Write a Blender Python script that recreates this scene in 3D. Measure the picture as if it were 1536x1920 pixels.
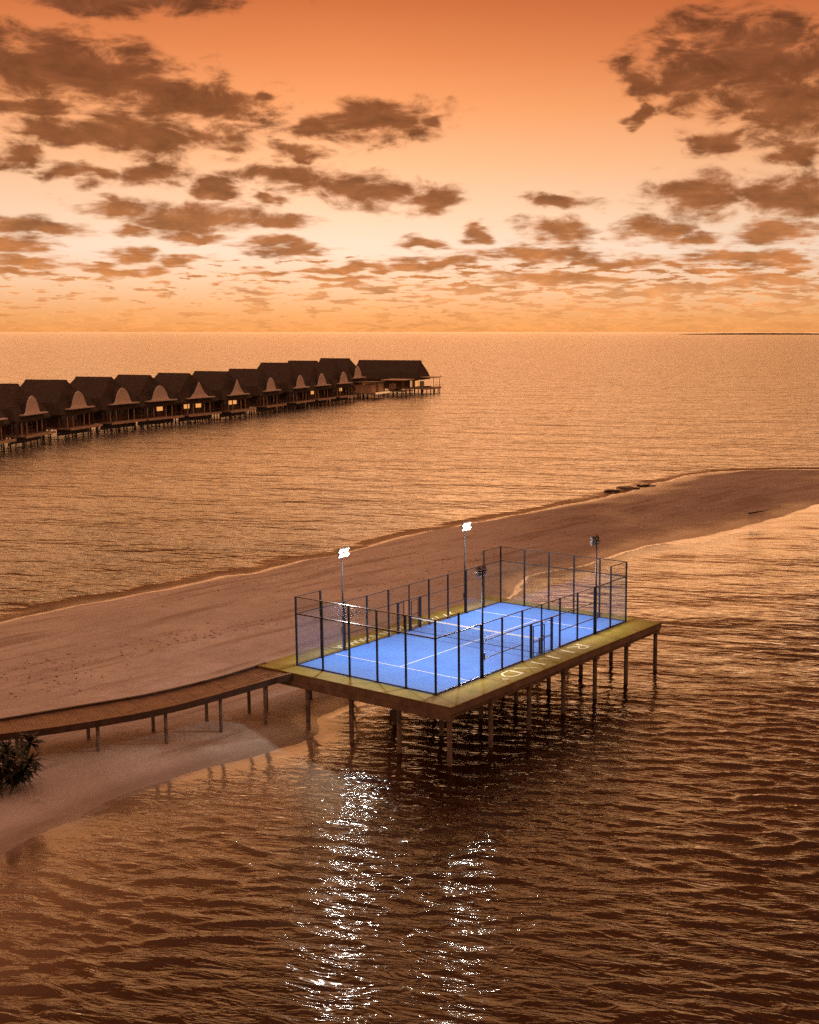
import bpy, bmesh, math, random
import numpy as np
from mathutils import Vector, Matrix

R = math.radians
random.seed(7)
rng = np.random.default_rng(11)
scene = bpy.context.scene
for o in list(bpy.data.objects):
    bpy.data.objects.remove(o)
C = scene.collection

# ------------------------------------------------------------------ camera
DECK = 3.2                      # deck top above the water
CAM_Z = DECK + 18.735
cam_d = bpy.data.cameras.new('camera')
cam = bpy.data.objects.new('camera', cam_d)
C.objects.link(cam)
cam.location = (0, 0, CAM_Z)
cam.rotation_euler = (R(90 - 8.269), 0, 0)
cam_d.sensor_fit = 'VERTICAL'
cam_d.sensor_height = 24.0
cam_d.lens = 24.0 * 2308.8 / 1920
cam_d.shift_x = -181.66 / 1920
cam_d.shift_y = -2.47 / 1920
cam_d.clip_start = 0.5
cam_d.clip_end = 100000
scene.camera = cam

# ------------------------------------------------------------------ exposure
vs = scene.view_settings
vs.view_transform = 'Standard'
vs.look = 'None'
vs.exposure = 0.0
vs.gamma = 1.0
vs.use_curve_mapping = False


# ------------------------------------------------------------------ render cost
cy = scene.cycles
cy.max_bounces = 6
cy.diffuse_bounces = 2
cy.glossy_bounces = 3
cy.transmission_bounces = 3
cy.transparent_max_bounces = 14
cy.use_adaptive_sampling = True
cy.adaptive_threshold = 0.02
cy.use_denoising = False
cy.sample_clamp_indirect = 4.0
cy.caustics_reflective = False
cy.caustics_refractive = False

SUN_AZ, SUN_EL = -9.0, 3.0      # degrees, azimuth from +Y towards +X


def lin(r, g, b):
    f = lambda c: (c / 255) / 12.92 if c / 255 <= 0.04045 else (((c / 255) + 0.055) / 1.055) ** 2.4
    return (f(r), f(g), f(b), 1.0)


# ------------------------------------------------------------------ node helper
class NT:
    def __init__(self, tree):
        self.t = tree
        self.n = tree.nodes
        self.l = tree.links

    def put(self, sock, v):
        if isinstance(v, bpy.types.NodeSocket):
            self.l.new(v, sock)
        elif v is not None:
            sock.default_value = v

    def m(self, op, a, b=None, c=None, clamp=False):
        n = self.n.new('ShaderNodeMath')
        n.operation = op
        n.use_clamp = clamp
        self.put(n.inputs[0], a)
        if b is not None: self.put(n.inputs[1], b)
        if c is not None: self.put(n.inputs[2], c)
        return n.outputs[0]

    def v(self, op, a, b=None, c=None, out=0):
        n = self.n.new('ShaderNodeVectorMath')
        n.operation = op
        self.put(n.inputs[0], a)
        if b is not None: self.put(n.inputs[1], b)
        if c is not None: self.put(n.inputs[2], c)
        return n.outputs[out]

    def xyz(self, x, y, z=0.0):
        n = self.n.new('ShaderNodeCombineXYZ')
        for i, q in enumerate((x, y, z)): self.put(n.inputs[i], q)
        return n.outputs[0]

    def sep(self, a):
        n = self.n.new('ShaderNodeSeparateXYZ')
        self.put(n.inputs[0], a)
        return n.outputs

    def noise(self, vec, scale, detail=4, rough=0.5, dist=0.0, dim='3D', out=0):
        n = self.n.new('ShaderNodeTexNoise')
        n.noise_dimensions = dim
        self.put(n.inputs['Vector'], vec)
        n.inputs['Scale'].default_value = scale
        n.inputs['Detail'].default_value = detail
        n.inputs['Roughness'].default_value = rough
        n.inputs['Distortion'].default_value = dist
        return n.outputs[out]

    def ramp(self, fac, stops, interp='LINEAR'):
        n = self.n.new('ShaderNodeValToRGB')
        n.color_ramp.interpolation = interp
        el = n.color_ramp.elements
        while len(el) < len(stops): el.new(0.5)
        for e, (p, c) in zip(el, stops):
            e.position = p
            e.color = c if len(c) == 4 else (*c, 1)
        self.put(n.inputs[0], fac)
        return n.outputs[0]

    def mixc(self, fac, a, b, blend='MIX'):
        n = self.n.new('ShaderNodeMix')
        n.data_type = 'RGBA'
        n.blend_type = blend
        self.put(n.inputs[0], fac)
        self.put(n.inputs[6], a)
        self.put(n.inputs[7], b)
        return n.outputs[2]

    def smooth(self, x, a, b):
        n = self.n.new('ShaderNodeMapRange')
        n.interpolation_type = 'SMOOTHSTEP'
        self.put(n.inputs[0], x)
        n.inputs[1].default_value = a
        n.inputs[2].default_value = b
        return n.outputs[0]

    def lerp(self, x, a, b, c, d):
        n = self.n.new('ShaderNodeMapRange')
        self.put(n.inputs[0], x)
        for i, q in enumerate((a, b, c, d)): n.inputs[1 + i].default_value = q
        return n.outputs[0]


# ------------------------------------------------------------------ world: dusk sky with broken cumulus
world = bpy.data.worlds.new('World')
scene.world = world
world.use_nodes = True
W = NT(world.node_tree)
W.n.clear()
tc = W.n.new('ShaderNodeTexCoord')
dirv = W.v('NORMALIZE', tc.outputs['Generated'])
dx, dy, dz = W.sep(dirv)
el = W.m('MULTIPLY', W.m('ARCSINE', dz), 180 / math.pi)
az = W.m('MULTIPLY', W.m('ARCTAN2', dx, dy), 180 / math.pi)
elc = W.m('MAXIMUM', el, 0.0)
SKY = [(0.0, lin(240, 156, 86)), (0.8, lin(248, 175, 110)), (2.0, lin(252, 204, 160)), (3.6, lin(253, 226, 200)),
       (5.2, lin(254, 214, 178)), (7.6, lin(254, 190, 140)), (9.9, lin(247, 163, 106)), (12.0, lin(228, 136, 82)),
       (14.2, lin(204, 110, 62)), (24, lin(200, 107, 58)), (45, lin(198, 126, 86)), (68, lin(216, 170, 146)), (90, lin(224, 186, 166))]
base = W.ramp(W.m('DIVIDE', elc, 90.0), [(e / 90, c) for e, c in SKY])
# azimuth: the glow is strongest where the sun went down
caz = W.m('COSINE', W.m('MULTIPLY', W.m('SUBTRACT', az, SUN_AZ), math.pi / 180))
glow = W.lerp(caz, -1.0, 1.0, 0.42, 1.0)
low = W.smooth(el, 40.0, 5.0)
azf = W.m('ADD', W.m('MULTIPLY', W.m('SUBTRACT', glow, 1.0), low), 1.0)
azf = W.m('MULTIPLY', azf, W.lerp(W.m('ABSOLUTE', W.m('SUBTRACT', az, -7.0)), 0.0, 26.0, 1.05, 0.90))
base = W.v('SCALE', base, None)
base.node.inputs['Scale'].default_value = 1.0
W.l.new(azf, base.node.inputs['Scale'])
# a physical sky, dim and warmed by the dusk haze, underneath it
sky = W.n.new('ShaderNodeTexSky')
sky.sky_type = 'NISHITA'
sky.sun_disc = False
sky.sun_elevation = R(SUN_EL)
sky.sun_rotation = R(SUN_AZ)
sky.dust_density = 4.0
skyw = W.mixc(1.0, sky.outputs[0], (0.003, 0.0015, 0.001, 1), 'MULTIPLY')
base = W.v('ADD', base, skyw)
# clouds: sky positions (azimuth, elevation) of the larger ones, broken up by noise
F_PIX, PIT = 2308.8, R(8.269)


def azel(u, v):
    a = (u - 949.66) / F_PIX
    b = -(v - 957.53) / F_PIX
    x, y, z = a, math.cos(PIT) + b * math.sin(PIT), -math.sin(PIT) + b * math.cos(PIT)
    return math.degrees(math.atan2(x, y)), math.degrees(math.atan2(z, math.hypot(x, y)))


CLOUDS = [
    (50, 122, 200, 68), (200, 146, 140, 66), (300, 175, 140, 50), (420, 200, 110, 36), (492, 185, 36, 34),
    (80, 207, 85, 18), (110, 248, 90, 22), (260, 248, 120, 40), (400, 262, 76, 30), (200, 262, 120, 18),
    (690, 228, 140, 40), (800, 234, 45, 20), (595, 240, 50, 30), (18, 290, 40, 26), (560, 292, 64, 14), (155, 328, 62, 18),
    (285, 328, 70, 28), (400, 360, 50, 14), (495, 370, 34, 11), (545, 335, 105, 26), (680, 358, 120, 30),
    (800, 372, 62, 28), (220, 385, 72, 18), (375, 402, 135, 32), (515, 416, 70, 18), (60, 422, 90, 17),
    (250, 423, 56, 12), (378, 441, 56, 12), (530, 462, 92, 14), (35, 460, 66, 19), (240, 470, 56, 15),
    (330, 486, 64, 11), (40, 495, 80, 16), (220, 502, 110, 12), (180, -12, 240, 32), (30, 520, 60, 9),
    (1410, 108, 180, 92), (1480, 195, 135, 88), (1290, 160, 75, 55), (1195, 150, 55, 46), (1190, 216, 28, 26),
    (1360, 262, 55, 26), (1490, 285, 60, 24), (1250, 95, 40, 20),
    (1325, 362, 110, 40), (1490, 368, 90, 44), (1042, 374, 80, 18), (890, 431, 34, 14), (1050, 432, 76, 22),
    (1010, 471, 150, 20), (1160, 486, 70, 15), (1222, 430, 56, 28), (1300, 448, 60, 20), (800, 453, 50, 11),
    (830, 491, 110, 14), (1460, 436, 90, 20), (1400, 490, 170, 20), (660, 500, 90, 11), (480, 536, 66, 7),
    (660, 525, 80, 9), (1050, 520, 160, 14), (1230, 545, 170, 11), (1460, 530, 130, 16), (890, 545, 130, 9),
    (500, 505, 60, 8), (720, 545, 70, 6),
]
q = W.v('DIVIDE', dirv, W.xyz(W.m('ADD', W.m('MAXIMUM', dz, 0.0), 0.05), W.m('ADD', W.m('MAXIMUM', dz, 0.0), 0.05), 1.0))
ae = W.xyz(az, el, 0.0)
warp = W.noise(W.v('MULTIPLY', ae, (0.30, 0.75, 0.0)), 1.0, 3, 0.6, out=1)
wv = W.v('MULTIPLY', W.v('SUBTRACT', warp, (0.5, 0.5, 0.5)), (4.4, 2.0, 0.0))
P = W.v('ADD', ae, wv)
dmin = None
for (cx, cy, hw, hh) in CLOUDS:
    a, e = azel(cx, cy)
    ia, ie = 1 / (hw * 1.0 / F_PIX * 57.3), 1 / (hh * 0.98 / F_PIX * 57.3)
    d = W.v('MULTIPLY_ADD', P, (ia, ie, 0), (-a * ia, -e * ie, 0))
    d = W.v('DOT_PRODUCT', d, d, out=1)
    dmin = d if dmin is None else W.m('SMOOTH_MIN', dmin, d, 0.25)
field = W.m('SUBTRACT', 1.14, W.m('MINIMUM', W.m('SQRT', W.m('MAXIMUM', dmin, 0.0)), 2.4))
na_ = W.noise(W.v('MULTIPLY', ae, (0.42, 0.95, 0.0)), 1.0, 6, 0.66, 0.35)
nb_ = W.noise(W.v('MULTIPLY', ae, (0.75, 4.6, 0.0)), 1.0, 5, 0.62)
hi_ = W.smooth(el, 2.0, 6.5)
n1 = W.m('ADD', W.m('MULTIPLY', na_, hi_), W.m('MULTIPLY', nb_, W.m('SUBTRACT', 1.0, hi_)))
# low over the sea: scattered small cumulus thickening towards the horizon
scat = W.m('MULTIPLY', W.m('SUBTRACT', nb_, W.lerp(el, 0.3, 4.5, 0.43, 0.55)), 7.0)
scat = W.m('ADD', scat, W.lerp(az, -22.0, 14.0, -0.55, 0.25))
field2 = W.m('MAXIMUM', field, W.m('SUBTRACT', W.m('MULTIPLY', scat, W.smooth(el, 5.0, 3.0)), W.lerp(el, 3.0, 5.0, 0.1, 3.0)))
dens = W.m('ADD', W.m('MULTIPLY', field2, 2.0), W.m('MULTIPLY', W.m('SUBTRACT', n1, 0.5), 5.6))
dens = W.smooth(dens, -0.55, 1.45)
ccol = W.ramp(W.m('DIVIDE', elc, 20.0), [(0.0, lin(232, 156, 90)), (0.07, lin(218, 142, 82)), (0.15, lin(188, 116, 62)),
                                          (0.3, lin(150, 89, 49)), (0.55, lin(126, 72, 43)), (1.0, lin(122, 70, 48))])
ccol2 = W.v('SCALE', ccol, None)
W.l.new(W.lerp(na_, 0.32, 0.68, 1.5, 0.7), ccol2.node.inputs['Scale'])
fade = W.m('MULTIPLY', dens, W.lerp(el, 0.2, 2.5, 0.5, 0.96))
rim = W.m('ADD', 1.0, W.m('MULTIPLY', W.m('MULTIPLY', dens, W.m('SUBTRACT', 1.0, dens)), 0.7))
brim = W.v('SCALE', base, None)
W.l.new(rim, brim.node.inputs['Scale'])
inside = W.mixc(fade, brim, ccol2)
# the same broken cloud all around and overhead
big = W.m('MULTIPLY', W.m('SUBTRACT', W.noise(q, 1.4, 5, 0.58), 0.56), 6.0)
fade_o = W.m('MULTIPLY', W.smooth(big, -0.1, 0.8), W.smooth(el, 75.0, 30.0))
fade_o = W.m('MULTIPLY', fade_o, W.smooth(el, 0.0, 2.0))
outside = W.mixc(fade_o, base, ccol)
win = W.m('MULTIPLY', W.smooth(W.m('ABSOLUTE', W.m('ADD', az, 4.0)), 26.0, 21.0), W.smooth(el, 18.0, 14.5))
win = W.m('MULTIPLY', win, W.m('GREATER_THAN', el, -0.2))
world.cycles.sampling_method = 'MANUAL'
world.cycles.sample_map_resolution = 512
bga = W.n.new('ShaderNodeBackground')
W.l.new(outside, bga.inputs[0])
bgb = W.n.new('ShaderNodeBackground')
W.l.new(inside, bgb.inputs[0])
mxw = W.n.new('ShaderNodeMixShader')
W.l.new(win, mxw.inputs[0])
W.l.new(bga.outputs[0], mxw.inputs[1])
W.l.new(bgb.outputs[0], mxw.inputs[2])
wo = W.n.new('ShaderNodeOutputWorld')
W.l.new(mxw.outputs[0], wo.inputs[0])

# ------------------------------------------------------------------ sun, already on the horizon and veiled
sd = bpy.data.lights.new('sun', 'SUN')
sd.energy = 1.0
sd.angle = R(54)
sd.color = (1.0, 0.46, 0.17)
sun = bpy.data.objects.new('sun', sd)
C.objects.link(sun)
sv = Vector((math.sin(R(SUN_AZ)) * math.cos(R(SUN_EL)), math.cos(R(SUN_AZ)) * math.cos(R(SUN_EL)), math.sin(R(SUN_EL))))
sun.rotation_euler = sv.to_track_quat('Z', 'Y').to_euler()
sun.location = (0, 0, 60)


# ------------------------------------------------------------------ materials
def new_mat(name):
    m = bpy.data.materials.new(name)
    m.use_nodes = True
    N = NT(m.node_tree)
    bs = m.node_tree.nodes['Principled BSDF']
    return m, N, bs


def mat(name, col, rough=0.6, metal=0.0, var=0.25, scale=3.0, bump=0.0, bscale=20.0, spec=0.5, col2=None):
    m, N, bs = new_mat(name)
    g = N.n.new('ShaderNodeNewGeometry')
    nz = N.noise(g.outputs['Position'], scale, 5, 0.6)
    f = N.smooth(nz, 0.3, 0.7)
    c1 = tuple(c * (1 - var) for c in col) + (1,)
    c2 = (tuple(min(1, c * (1 + var)) for c in col) if col2 is None else tuple(col2)) + (1,)
    N.l.new(N.mixc(f, c1, c2), bs.inputs['Base Color'])
    bs.inputs['Roughness'].default_value = rough
    bs.inputs['Metallic'].default_value = metal
    bs.inputs['Specular IOR Level'].default_value = spec
    if bump:
        b = N.n.new('ShaderNodeBump')
        b.inputs['Strength'].default_value = bump
        b.inputs['Distance'].default_value = 0.02
        N.l.new(N.noise(g.outputs['Position'], bscale, 4, 0.6), b.inputs['Height'])
        N.l.new(b.outputs[0], bs.inputs['Normal'])
    return m


def emit(name, col, strength):
    m, N, bs = new_mat(name)
    bs.inputs['Base Color'].default_value = (0.8, 0.8, 0.8, 1)
    bs.inputs['Emission Color'].default_value = (*col, 1)
    bs.inputs['Emission Strength'].default_value = strength
    m.cycles.emission_sampling = 'NONE'
    return m


M = {}
M['metal'] = mat('black_steel', (0.022, 0.022, 0.026), 0.38, 0.3, 0.3, 6)
M['grey_steel'] = mat('galvanised_steel', (0.22, 0.22, 0.22), 0.4, 0.6, 0.2, 6)
M['wire'] = mat('mesh_wire', (0.03, 0.03, 0.033), 0.5, 0.4, 0.2, 6)
M['slab'] = mat('slab_concrete', (0.20, 0.145, 0.11), 0.8, 0, 0.3, 1.3, 0.4, 12)
M['pile'] = mat('pile_concrete', (0.20, 0.17, 0.15), 0.75, 0, 0.45, 2.2, 0.5, 9)
M['wood'] = mat('dark_timber', (0.065, 0.034, 0.02), 0.7, 0, 0.35, 2.5, 0.4, 14)
M['walk_top'] = mat('weathered_boards', (0.20, 0.105, 0.05), 0.65, 0, 0.3, 1.7, 0.4, 14)
M['kerb'] = mat('pale_timber', (0.42, 0.30, 0.21), 0.6, 0, 0.2, 3)
M['kerb_white'] = mat('lamp_housing', (0.55, 0.55, 0.54), 0.4, 0.1, 0.1, 4)
M['white'] = mat('white_paint', (0.78, 0.76, 0.70), 0.55, 0, 0.06, 3)
M['letter'] = mat('letter_paint', (0.80, 0.76, 0.52), 0.6, 0, 0.12, 5)
M['thatch'] = mat('thatch', (0.060, 0.042, 0.031), 0.9, 0, 0.55, 2.2, 1.0, 5)
M['thatch_red'] = mat('thatch_russet', (0.075, 0.045, 0.03), 0.9, 0, 0.5, 1.6, 1.0, 5)
M['gable'] = mat('pale_gable_board', (0.74, 0.64, 0.56), 0.7, 0, 0.12, 1.2)
M['villa_wall'] = mat('villa_timber', (0.13, 0.08, 0.055), 0.75, 0, 0.3, 1.5)
M['villa_pale'] = mat('villa_render', (0.62, 0.47, 0.34), 0.7, 0, 0.15, 1.0)
M['villa_deck'] = mat('villa_deck', (0.36, 0.28, 0.22), 0.7, 0, 0.2, 1.5)
M['stilt'] = mat('stilt', (0.11, 0.085, 0.07), 0.75, 0, 0.3, 2)
M['dark_glass'] = mat('dark_window', (0.03, 0.028, 0.028), 0.08, 0, 0.1, 2)
M['lit'] = emit('lit_window', (1.0, 0.40, 0.10), 0.8)
M['lit_soft'] = emit('lit_room', (1.0, 0.50, 0.2), 0.55)
M['lamp'] = emit('lamp_glass', (1.0, 0.98, 0.95), 9.0)
M['shade_lump'] = mat('wave_shade_lump', (0.05, 0.036, 0.028), 0.35, 0, 0.5, 2, 0.8, 6)
M['wrack'] = mat('dried_seaweed', (0.10, 0.065, 0.04), 0.9, 0, 0.4, 3)
M['bark'] = mat('bark', (0.08, 0.06, 0.045), 0.85, 0, 0.3, 4, 0.6, 18)
M['leaf'] = mat('leaf', (0.022, 0.03, 0.012), 0.5, 0, 0.5, 3)
M['island'] = mat('island_scrub', (0.05, 0.05, 0.035), 0.9, 0, 0.3, 0.01)
M['cloth'] = mat('parasol_cloth', (0.12, 0.16, 0.15), 0.8, 0, 0.2, 1)

def schlick(N, f0, normal=None, power=5.0):
    g_ = N.n.new('ShaderNodeNewGeometry')
    nrm = normal if normal is not None else g_.outputs['Normal']
    c_ = N.m('ABSOLUTE', N.v('DOT_PRODUCT', nrm, g_.outputs['Incoming'], out=1))
    k = N.m('POWER', N.m('SUBTRACT', 1.0, c_, clamp=True), power)
    return N.m('ADD', f0, N.m('MULTIPLY', k, 1.0 - f0))


# deck: mustard green coated concrete with moss and damp stains
m, N, bs = new_mat('deck_coating')
g = N.n.new('ShaderNodeNewGeometry')
na = N.noise(g.outputs['Position'], 0.9, 6, 0.65)
nb = N.noise(g.outputs['Position'], 4.5, 4, 0.6)
c = N.mixc(N.smooth(na, 0.42, 0.62), (0.225, 0.172, 0.008, 1), (0.265, 0.19, 0.03, 1))
c = N.mixc(N.m('MULTIPLY', N.smooth(na, 0.5, 0.3), 0.85), c, (0.15, 0.14, 0.004, 1))
c = N.mixc(N.m('MULTIPLY', N.smooth(nb, 0.55, 0.75), 0.3), c, (0.10, 0.07, 0.02, 1))
N.l.new(c, bs.inputs['Base Color'])
bs.inputs['Roughness'].default_value = 0.75
bb = N.n.new('ShaderNodeBump'); bb.inputs['Strength'].default_value = 0.35; bb.inputs['Distance'].default_value = 0.01
N.l.new(N.noise(g.outputs['Position'], 25, 4, 0.6), bb.inputs['Height']); N.l.new(bb.outputs[0], bs.inputs['Normal'])
M['deck'] = m
# blue court turf
m, N, bs = new_mat('court_turf')
g = N.n.new('ShaderNodeNewGeometry')
na = N.noise(g.outputs['Position'], 0.35, 5, 0.6)
nb = N.noise(g.outputs['Position'], 30, 2, 0.6)
c = N.mixc(N.smooth(na, 0.3, 0.7), (0.026, 0.150, 0.62, 1), (0.036, 0.200, 0.68, 1))
c = N.mixc(N.m('MULTIPLY', nb, 0.25), c, (0.03, 0.09, 0.42, 1))
N.l.new(c, bs.inputs['Base Color'])
bs.inputs['Roughness'].default_value = 0.85
bs.inputs['Sheen Weight'].default_value = 0.15
M['turf'] = m
# safety glass
m, N, bs = new_mat('safety_glass')
N.n.remove(bs)
outn = N.n['Material Output']
fr = schlick(N, 0.035)
gl = N.n.new('ShaderNodeBsdfGlossy'); gl.inputs['Roughness'].default_value = 0.02; gl.inputs['Color'].default_value = (0.9, 0.95, 0.95, 1)
df = N.n.new('ShaderNodeBsdfDiffuse'); df.inputs['Color'].default_value = (0.5, 0.55, 0.55, 1)
tr = N.n.new('ShaderNodeBsdfTransparent'); tr.inputs['Color'].default_value = (0.93, 0.955, 0.95, 1)
mx0 = N.n.new('ShaderNodeMixShader'); mx0.inputs[0].default_value = 0.008
N.l.new(tr.outputs[0], mx0.inputs[1]); N.l.new(df.outputs[0], mx0.inputs[2])
mx = N.n.new('ShaderNodeMixShader')
N.l.new(fr, mx.inputs[0]); N.l.new(mx0.outputs[0], mx.inputs[1]); N.l.new(gl.outputs[0], mx.inputs[2])
N.l.new(mx.outputs[0], outn.inputs[0])
M['glass'] = m


# ------------------------------------------------------------------ mesh helpers
class MB:
    def __init__(self):
        self.v = []
        self.f = []

    def box(self, x0, x1, y0, y1, z0, z1):
        b = len(self.v)
        self.v += [(x0, y0, z0), (x1, y0, z0), (x1, y1, z0), (x0, y1, z0), (x0, y0, z1), (x1, y0, z1), (x1, y1, z1), (x0, y1, z1)]
        self.f += [tuple(b + i for i in f) for f in ((3, 2, 1, 0), (4, 5, 6, 7), (0, 1, 5, 4), (1, 2, 6, 5), (2, 3, 7, 6), (3, 0, 4, 7))]
        return self

    def bar(self, a, b_, w, h=None, n=4, caps=True, w2=None):
        h = w if h is None else h
        a, b_ = Vector(a), Vector(b_)
        d = (b_ - a).normalized()
        up = Vector((0, 0, 1)) if abs(d.z) < 0.95 else Vector((1, 0, 0))
        s = d.cross(up).normalized()
        u = s.cross(d)
        st = len(self.v)
        for k, p in enumerate((a, b_)):
            sc = 1.0 if (k == 0 or w2 is None) else w2 / w
            for i in range(n):
                t = 2 * math.pi * (i + 0.5) / n
                r = (1 / math.cos(math.pi / n)) if n == 4 else 1.0
                self.v.append(tuple(p + s * (math.cos(t) * w / 2 * r * sc) + u * (math.sin(t) * h / 2 * r * sc)))
        for i in range(n):
            j = (i + 1) % n
            self.f.append((st + i, st + j, st + n + j, st + n + i))
        if caps:
            self.f.append(tuple(st + n - 1 - i for i in range(n)))
            self.f.append(tuple(st + n + i for i in range(n)))
        return self

    def prism(self, pts, a0, a1, plane='xz'):
        """outline extruded: pts in the plane, a0..a1 along the third axis"""
        st = len(self.v)
        n = len(pts)
        for a in (a0, a1):
            for p in pts:
                self.v.append((p[0], a, p[1]) if plane == 'xz' else ((a, p[0], p[1]) if plane == 'yz' else (p[0], p[1], a)))
        for i in range(n):
            j = (i + 1) % n
            self.f.append((st + i, st + j, st + n + j, st + n + i))
        self.f.append(tuple(st + n - 1 - i for i in range(n)))
        self.f.append(tuple(st + n + i for i in range(n)))
        return self

    def mesh(self, name):
        me = bpy.data.meshes.new(name)
        me.from_pydata(self.v, [], self.f)
        bm = bmesh.new(); bm.from_mesh(me)
        bmesh.ops.recalc_face_normals(bm, faces=bm.faces)
        bm.to_mesh(me); bm.free()
        return me

    def build(self, name, material, parent=None, smooth=False):
        me = self.mesh(name)
        me.materials.append(material)
        if smooth:
            for p in me.polygons: p.use_smooth = True
        return link(name, me, parent)


def link(name, me, parent=None, loc=None, rot=None):
    o = bpy.data.objects.new(name, me)
    C.objects.link(o)
    if parent: o.parent = parent
    if loc: o.location = loc
    if rot: o.rotation_euler = rot
    return o


def empty(name, loc, rz=0.0, label=None, cat=None, group=None):
    o = bpy.data.objects.new(name, None)
    C.objects.link(o)
    o.location = loc
    o.rotation_euler = (0, 0, rz)
    o.empty_display_size = 0.5
    tag(o, label, cat, group)
    return o


def tag(o, label=None, cat=None, group=None, kind=None):
    if label: o['label'] = label
    if cat: o['category'] = cat
    if group: o['group'] = group
    if kind: o['kind'] = kind
    return o


def grid_mesh(name, xs, ys, Z, mtl, attrs=None, smooth=True):
    nx, ny = len(xs), len(ys)
    X, Y = np.meshgrid(xs, ys)
    co = np.stack([X.ravel(), Y.ravel(), Z.ravel()], 1).astype(np.float32)
    i = np.arange((ny - 1) * (nx - 1))
    r, cc = i // (nx - 1), i % (nx - 1)
    a = r * nx + cc
    quads = np.stack([a, a + 1, a + nx + 1, a + nx], 1).astype(np.int32)
    me = bpy.data.meshes.new(name)
    me.vertices.add(len(co)); me.vertices.foreach_set('co', co.ravel())
    me.loops.add(quads.size); me.loops.foreach_set('vertex_index', quads.ravel())
    me.polygons.add(len(quads)); me.polygons.foreach_set('loop_start', np.arange(len(quads), dtype=np.int32) * 4)
    me.update(calc_edges=True)
    me.polygons.foreach_set('use_smooth', np.ones(len(quads), dtype=bool))
    for k, val in (attrs or {}).items():
        at = me.attributes.new(k, 'FLOAT', 'POINT')
        at.data.foreach_set('value', val.ravel().astype(np.float32))
    me.materials.append(mtl)
    return link(name, me)


# ------------------------------------------------------------------ terrain: the sandbar and the lagoon floor
UP = [(-38.3, 90.8), (-37.7, 92.6), (-34.6, 97.6), (-31.1, 100.7), (-29.2, 103.4), (-25.5, 109.2), (-23.0, 111.0), (-19.8, 117.1),
      (-16.3, 119.9), (-13.6, 126.1), (-10.5, 131.8), (-4.1, 140.5), (4.5, 151.2), (16.0, 167.5), (22.0, 178.3), (28.2, 188.3),
      (35.5, 194.9), (44.5, 197.2), (50.2, 196.5)]
LO = [(40.2, 156.9), (33.3, 146.7), (24.9, 135.5), (13.9, 125.1), (7.0, 114.9), (1.6, 109.7), (0.2, 101.7), (-2.8, 91.2),
      (-6.1, 80.5), (-8.2, 73.4), (-9.8, 70.4), (-10.8, 68.3), (-10.6, 65.5), (-11.2, 63.7), (-12.6, 62.4), (-14.5, 60.8),
      (-16.5, 58.9), (-18.0, 56.7), (-19.0, 55.0), (-20.4, 52.2), (-21.5, 49.7)]
POLY = np.array([(-110, 30), (-70, 62)] + UP + [(62, 195), (90, 192), (140, 200), (140, 170), (80, 168), (52, 163)] + LO + [(-24, 44), (-29, 36), (-36, 26), (-60, 8)])


def noise2(x, y, seed, s):
    r = np.random.default_rng(seed)
    o = np.zeros_like(x)
    for k in range(14):
        a = r.uniform(0, 2 * np.pi); L = s * r.uniform(0.5, 2.0)
        o += np.sin((x * np.cos(a) + y * np.sin(a)) * 2 * np.pi / L + r.uniform(0, 6.28)) * (L / s) ** 0.7
    return o / 5.0


def sdist(x, y):
    """signed distance to the shoreline, positive on the sand"""
    sh = x.shape
    x, y = x.ravel(), y.ravel()
    d2 = np.full(x.shape, 1e18)
    ins = np.zeros(x.shape, bool)
    n = len(POLY)
    for i in range(n):
        ax, ay = POLY[i]; bx, by = POLY[(i + 1) % n]
        ex, ey = bx - ax, by - ay
        t = np.clip(((x - ax) * ex + (y - ay) * ey) / (ex * ex + ey * ey), 0, 1)
        d2 = np.minimum(d2, (x - ax - t * ex) ** 2 + (y - ay - t * ey) ** 2)
        c_ = ((ay > y) != (by > y))
        with np.errstate(divide='ignore', invalid='ignore'):
            xi = ex * (y - ay) / ey + ax
        ins ^= c_ & (x < xi)
    return (np.where(ins, 1, -1) * np.sqrt(d2)).reshape(sh)


def terrain(x, y):
    d = sdist(x, y) + 0.35 * noise2(x, y, 3, 7.0)
    hi = 1.05 - 0.62 * np.clip((x + 8) / 22, 0, 1)
    zin = hi * (1 - np.exp(-np.maximum(d, 0) / 4.0)) + 0.05 * noise2(x, y, 5, 5.0) * np.clip(d / 3, 0, 1) + 0.10 * noise2(x, y, 8, 16.0) * np.clip(d / 6, 0, 1)
    do = np.maximum(-d, 0)
    left = np.clip((6 - x) / 30, 0, 1) * np.clip((75 - y) / 20, 0, 1)     # the shelf by the beach is shallower
    slope = 0.10 - 0.055 * left
    slope = slope * (1 - 0.78 * np.clip((y - 62) / 35, 0, 1) * np.clip((x - y * 0.24 + 22) / 12, 0, 1) * (y < 175))
    zout = -np.minimum(do * slope, 1.2 + 0.004 * do) - 0.02 * np.clip(do, 0, 1) + 0.04 * noise2(x, y, 9, 6.0) * np.clip(do / 4, 0, 1)
    zout = np.maximum(zout, -3.0)
    return np.where(d > 0, zin, zout)


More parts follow.
